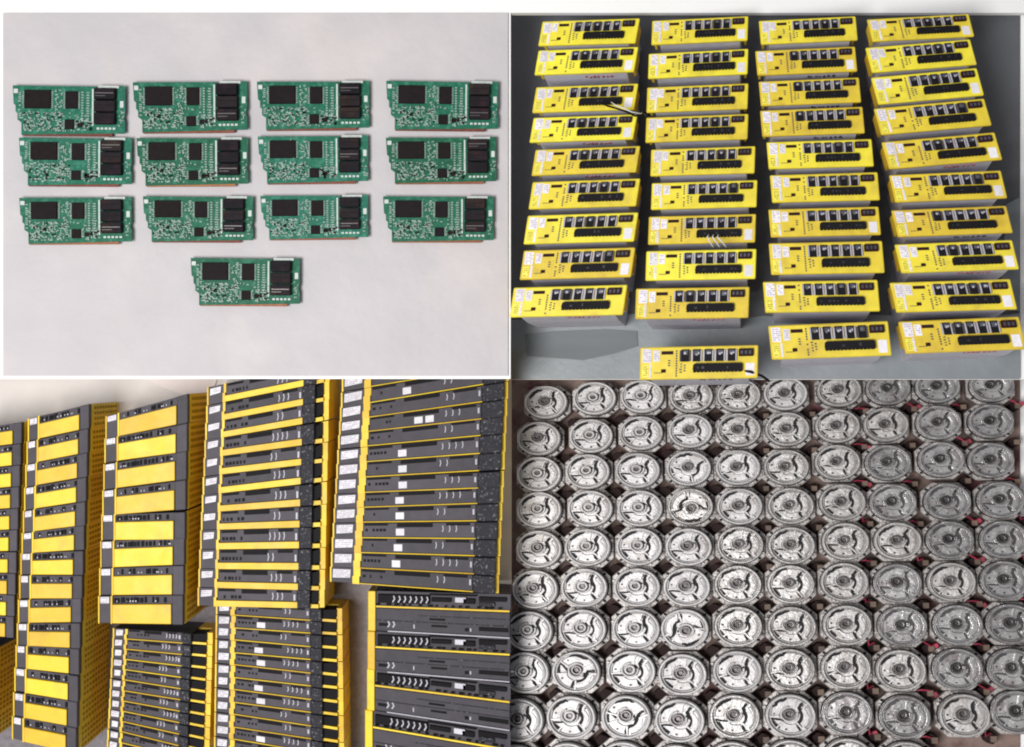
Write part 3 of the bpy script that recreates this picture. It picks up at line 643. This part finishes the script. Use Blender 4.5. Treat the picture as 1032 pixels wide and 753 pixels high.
# ------------------------------------------------------------------ silver motors
def motor_proto(alu, crescent, plugkind, seed):
    rd = random.Random(200 + seed)
    p = Proto(44, 44, 44); r = 22.0; gl = alu == 'alu_gloss'; SL = 'slot_pale' if gl else 'slot'
    def sq(h, c): return [(-h + c, -h), (h - c, -h), (h, -h + c), (h, h - c), (h - c, h), (-h + c, h), (-h, h - c), (-h, -h + c)]
    p.add('body', MB().prism(sq(22, 10), 0, 22), 'flange')
    fm = MB().prism(sq(24.3, 11.5), 22, 29, .8)
    for k in range(8):
        a_ = 45 * k + 22.5 + rd.uniform(-6, 6); fm.disc(24.0 * math.cos(R(a_)), 23.2 * math.sin(R(a_)), rd.uniform(1.2, 2.2), 22, 30 + rd.uniform(0, 3), 8, .4)
    fl = p.add('flange', fm, 'flange')
    for sx in (-1, 1):
        for sy in (-1, 1):
            b = MB(); b.disc(sx * 18.4, sy * 15.6, 1.5, 29, 30.0, 10); p.add('bolt', b, 'slot', fl)
    cap = MB()
    cap.disc(0, 0, r, 29, 40.5, 48, 1.2, 2)
    cap.ring(0, 0, r * .79, r * .845, 40, 44.2, 44, bev=.5)
    cap.ring(0, 0, r * .845, r * .90, 40, 41.6, 44)
    for a_ in (75, 195, 232, 312):
        a_ += rd.uniform(-8, 8); ca, sa = math.cos(R(a_)), math.sin(R(a_))
        cap.stroke([(ca * r * rd.uniform(.36, .45), sa * r * .4), (ca * r * .82, sa * r * .82)], [1.5, 1.2], 40, 44.4)
    cap.ring(-.06 * r, .08 * r, r * .29, r * .37, 40, 45.5, 26, 110 + rd.uniform(-20, 20), 375, bev=.6)
    cap.ring(0, 0, r * .50, r * .79, 40, 43.6, 14, -38, 36, bev=.6)
    ja, jb = rd.uniform(-.04, .04), rd.uniform(-.04, .04)
    cap.stroke([(x * r, y * r) for x, y in ((.62 + ja, .62), (.52 + ja, .48), (.49, .36 + jb), (.58, .22), (.67, .04), (.64, -.16), (.52, -.38 + jb), (.54, -.50), (.62 + jb, -.58))], [1.4, 1.9, 2.2, 2.4, 2.6, 2.6, 2.4, 1.8, 1.4], 40, 45.6)
    cap.ring(0, 0, r * .44, r * .79, 40, 41.9, 22, 66, 205, bev=.5)
    cap.ring(0, 0, r * .40, r * .79, 40, 42.6, 14, 236, 300, bev=.6)
    c = p.add('end_cap', cap, alu)
    p.add('rim', MB().ring(0, 0, r * .885, r * .995, 40, 46.5, 48, bev=.9), alu, c)
    p.add('foot_ring', MB().ring(0, 0, r * .995, r * 1.03, 29, 33, 40), 'slot', c)  # dark ring round the foot of the end cap
    for a_ in (10, 52, 170, 262):
        a_ += rd.uniform(-10, 10); q = MB(); q.disc(math.cos(R(a_)) * r * .66, math.sin(R(a_)) * r * .66, rd.uniform(.8, 1.3), 42, 43.2, 10); p.add('bore', q, 'slot_pale', c)
    J = lambda: rd.uniform(-.035, .035)
    U = lambda pts: [((x + J()) * r, (y + J()) * r) for x, y in pts]
    def arc(cx, cy, rr, a0, a1, n=9): return [(cx + rr * math.cos(R(lerp(a0, a1, i / (n - 1)))), cy + rr * math.sin(R(lerp(a0, a1, i / (n - 1))))) for i in range(n)]
    q = MB(); q.stroke(U(arc(0, 0, .80, 102, 158)), [1.6, 2.4, 2.8, 3.0, 3.0, 3.0, 2.6, 2.0, 1.2], 40.4, 44.5); p.add('slot', q, SL, c)
    q = MB()
    q.stroke(U([(.50, .74), (.38, .54), (.32, .38), (.40, .22), (.51, .04), (.48, -.16), (.34, -.36), (.36, -.52), (.48, -.72)]), [1.6, 2.3, 2.8, 3.6, 4.4, 4.4, 3.4, 2.3, 1.3], 40.4, 43.2); p.add('slot', q, SL, c)
    q = MB()
    q.stroke(U([(-.82, -.22), (-.55, -.22), (-.26, -.26)]), [1.4, 1.9, 1.1], 40.4, 43.3)
    q.stroke(U([(-.78, -.25), (-.64, -.42), (-.42, -.62)]), [1.9, 2.4, 1.0], 40.4, 43.25); p.add('slot', q, SL, c)
    if crescent == 1:
        q = MB(); q.stroke(U(arc(-.08, .06, .30, 55, -120)), [.8, 1.8, 2.8, 3.2, 3.0, 2.4, 1.6, 1.1, .7], 41.4, 43); p.add('slot', q, SL, c)
    elif crescent == 2:
        q = MB(); q.stroke(U(arc(-.06, .08, .34, 30, -60)), [.9, 1.6, 2.4, 2.4, 2.0, 1.6, 1.2, 1.0, .8], 41.4, 43); p.add('slot', q, SL, c)
    h = p.add('hub', MB().ring(-.06 * r, .08 * r, 3.0, 5.2, 40, 46.4, 20, bev=.8), ('hub_dark' if gl else 'hub') if crescent != 1 else alu, c)
    q = MB(); q.disc(-.06 * r, .08 * r, 2.2, 41, 42.6, 12, .4); p.add('shaft', q, 'hub_dark')
    q = MB(); q.ring(.62 * r, -.34 * r, 1.5, 2.7, 41.5, 43.4, 12); p.add('screw', q, SL, c)
    q = MB(); q.prism([(19, -24), (24, -19), (31, -22), (32, -27), (27, -32), (21, -30)], 0, 20, .6)
    pl = p.add('connector', q, 'plug')
    if plugkind in ('tan', 'red'):
        q = MB(); q.box(24.5, 30.5, -29.2, -22.5, 20, 24.5, .5); p.add('connector_cap', q, 'plug_tan', pl)
    if plugkind == 'red':
        ox, oy = rd.uniform(-4, 3), rd.uniform(-3, 3)
        if seed % 4 != 1:
            q = MB(); q.prism([(26 + ox, -24 + oy), (30 + ox, -21.5 + oy), (32.5 + ox, -26 + oy), (29 + ox, -29 + oy)], 0, 21 + rd.uniform(-6, 3), .5); p.add('red_cap', q, 'plug_red')
        q = MB(); q.tube([(16, -21 + oy, 24), (20, -20 + oy, 25.5), (24 + ox, -23, 24), (29 + ox, -23 + oy, 20), (31, -28, 12)], .9, 6); p.add('red_wire', q, 'plug_red')
    return p
MP = {}
def motor(alu, cr, pk, var):
    key = (alu, cr, pk, var)
    if key not in MP: MP[key] = motor_proto(alu, cr, pk, len(MP))
    return MP[key]
MR = [
 [(550, 405.5), (599, 401.5), (647, 399.6), (696.6, 399.4), (744.5, 398.5), (791.6, 396.8), (845.7, 393.4), (895, 391.5), (945, 389.5), (1000, 388.3)],
 [(543, 442), (595.5, 439.5), (646, 436.5), (695.7, 434.3), (744.5, 433.5), (793.4, 432.6), (844, 429.4), (893, 428), (946, 426), (999, 424.6)],
 [(543, 478), (592, 475.3), (642.6, 474.2), (694, 472), (743.7, 471.2), (792.5, 471), (844, 466), (895, 466.4), (948.8, 463.3), (999, 464)],
 [(543, 514), (594.6, 512.6), (645, 512.4), (695.7, 510.7), (745.4, 510.6), (797, 510), (849, 506.3), (900, 506.4), (955, 505.4), (1009, 504)],
 [(543, 553.4), (592, 551.7), (644, 551), (694, 551.3), (746, 549.4), (797.7, 550), (852, 545.8), (904.7, 545.3), (957.6, 544.3), (1012, 544)],
 [(538.8, 594), (588.5, 592.3), (641.7, 592), (692, 591.8), (743.7, 589.4), (797, 589), (851, 586.8), (904.7, 588), (959, 586.5), (1013, 585)],
 [(533, 636.2), (586.8, 634.2), (641, 634), (690, 634), (744, 631.4), (798, 631.5), (853.8, 630.2), (909.6, 631.3), (965.5, 630), (1019, 629)],
 [(529, 678), (580.5, 677.5), (636, 676.8), (687.6, 680), (743, 676.8), (796.7, 674.8), (852.5, 673.6), (908, 675.8), (965.5, 674.6), (1021, 674.6)],
 [(523, 726), (575.5, 723.3), (631, 723), (685, 726.5), (740.5, 722.2), (796.7, 721.6), (853.8, 719.4), (912, 722.8), (972, 721.4), (1025, 718)],
 [(518, 773), (572, 771), (628, 770), (682, 773), (738, 770), (797, 768), (855, 766.5), (914, 770)]]
RX = [21.6, 21.9, 22.3, 22.7, 23.1, 23.4, 23.9, 24.3, 24.8, 25.2]
RY = [16.4, 16.8, 17.4, 18.0, 18.5, 19.1, 19.7, 20.3, 21.2, 21.6]
TURN = {(2, 3): -25, (3, 3): 150, (6, 3): 160, (7, 1): -50, (8, 2): -35}
CWORD = ['leftmost', 'second from the left', 'third from the left', 'fourth from the left', 'fifth from the left', 'fifth from the right', 'fourth from the right', 'third from the right', 'second from the right', 'rightmost']
for r, row in enumerate(MR):
    for c, (u, v) in enumerate(row):
        rd = random.Random(r * 57 + c * 13 + 5)
        if c <= 2: alu = 'alu_matte'
        elif c <= 5: alu = 'alu_mid' if rd.random() < (.45 + .15 * (c - 3)) else 'alu_matte'
        else: alu = 'alu_gloss' if rd.random() < (.35 + .2 * (c - 6)) else 'alu_mid'
        cr = rd.choice((1, 1, 2) if c <= 2 else (0, 2, 2) if c <= 5 else (0, 0, 2))
        pk = 'black' if c <= 3 else ('tan' if c <= 5 else 'red')
        if c >= 7 and rd.random() < .2: pk = 'tan'
        pr = motor(alu, cr, pk, rd.randrange(3))
        a = TURN.get((r, c), rd.uniform(-5, 5))
        look = {'alu_matte': 'matte silver motor', 'alu_mid': 'satin silver motor', 'alu_gloss': 'shiny silver motor'}[alu]
        if (r, c) in TURN: look += ' with turned cap'
        elif pk == 'red': look += ' with red wiring'
        rw = 'top row' if r == 0 else ('bottom row' if r == 9 else ORD[r] + ' row')
        cw = CWORD[c]
        if r == 9: cw = CWORD[c] if c < 5 else ORD[c] + ' from the left'
        lab = '%s, %s in the %s' % (look, cw, rw)
        m = BR.matrix(pr, u, v, 2 * RX[r], 2 * RY[r], 0)
        if (r, c) in TURN:
            pass
        root = make(pr, 'motor', m, lab, 'motor', 'silver motors standing in rows')
        # the cap alone is turned: flange stays square in its row
        for o in root.children:
            if o.name.split('.')[0] in ('end_cap',): o.rotation_euler.z = R(a)
            elif o.name.split('.')[0] == 'shaft':
                x, y = -.06 * 22 * S, .08 * 22 * S; ca, sa = math.cos(R(a)), math.sin(R(a))
                o.location = (x * ca - y * sa - x, x * sa + y * ca - y, 0)

# ------------------------------------------------------------------ camera, lights
cam = bpy.data.cameras.new('camera'); co = bpy.data.objects.new('camera', cam); COL.objects.link(co)
cam.sensor_fit = 'HORIZONTAL'; cam.sensor_width = 36.0; cam.lens = 36.0 * D / 1032.0
cam.clip_start = 0.05; cam.clip_end = 50
co.location = (0, 0, D * S)
scene.camera = co

def area(name, loc, target, size, power, col):
    l = bpy.data.lights.new(name, 'AREA'); l.shape = 'RECTANGLE'; l.size, l.size_y = size[0] * S, size[1] * S
    l.energy = power; l.color = col
    o = bpy.data.objects.new(name, l); COL.objects.link(o)
    o.location = Vector(loc) * S
    o.rotation_euler = (Vector(target) * S - o.location).to_track_quat('-Z', 'Y').to_euler()
area('ceiling_lamp', (-680, -330, 2050), (0, 0, 0), (800, 640), 98, (1.0, 0.985, 0.96))

w = bpy.data.worlds.new('World'); scene.world = w; w.use_nodes = True
nt = w.node_tree; bg = nt.nodes['Background']
tc = nt.nodes.new('ShaderNodeTexCoord'); nz = nt.nodes.new('ShaderNodeTexNoise'); nz.inputs['Scale'].default_value = 2.2; nz.inputs['Detail'].default_value = 2
cr = nt.nodes.new('ShaderNodeValToRGB')
cr.color_ramp.elements[0].position = 0.38; cr.color_ramp.elements[0].color = (0.25, 0.25, 0.27, 1)
cr.color_ramp.elements[1].position = 0.62; cr.color_ramp.elements[1].color = (1.0, 1.0, 1.02, 1)
nt.links.new(tc.outputs['Generated'], nz.inputs['Vector']); nt.links.new(nz.outputs['Fac'], cr.inputs['Fac']); nt.links.new(cr.outputs['Color'], bg.inputs['Color'])
bg.inputs['Strength'].default_value = 0.38

scene.cycles.filter_width = 2.0
vs = scene.view_settings
vs.view_transform = 'Standard'; vs.look = 'None'; vs.exposure = 0.0; vs.gamma = 1.0; vs.use_curve_mapping = False
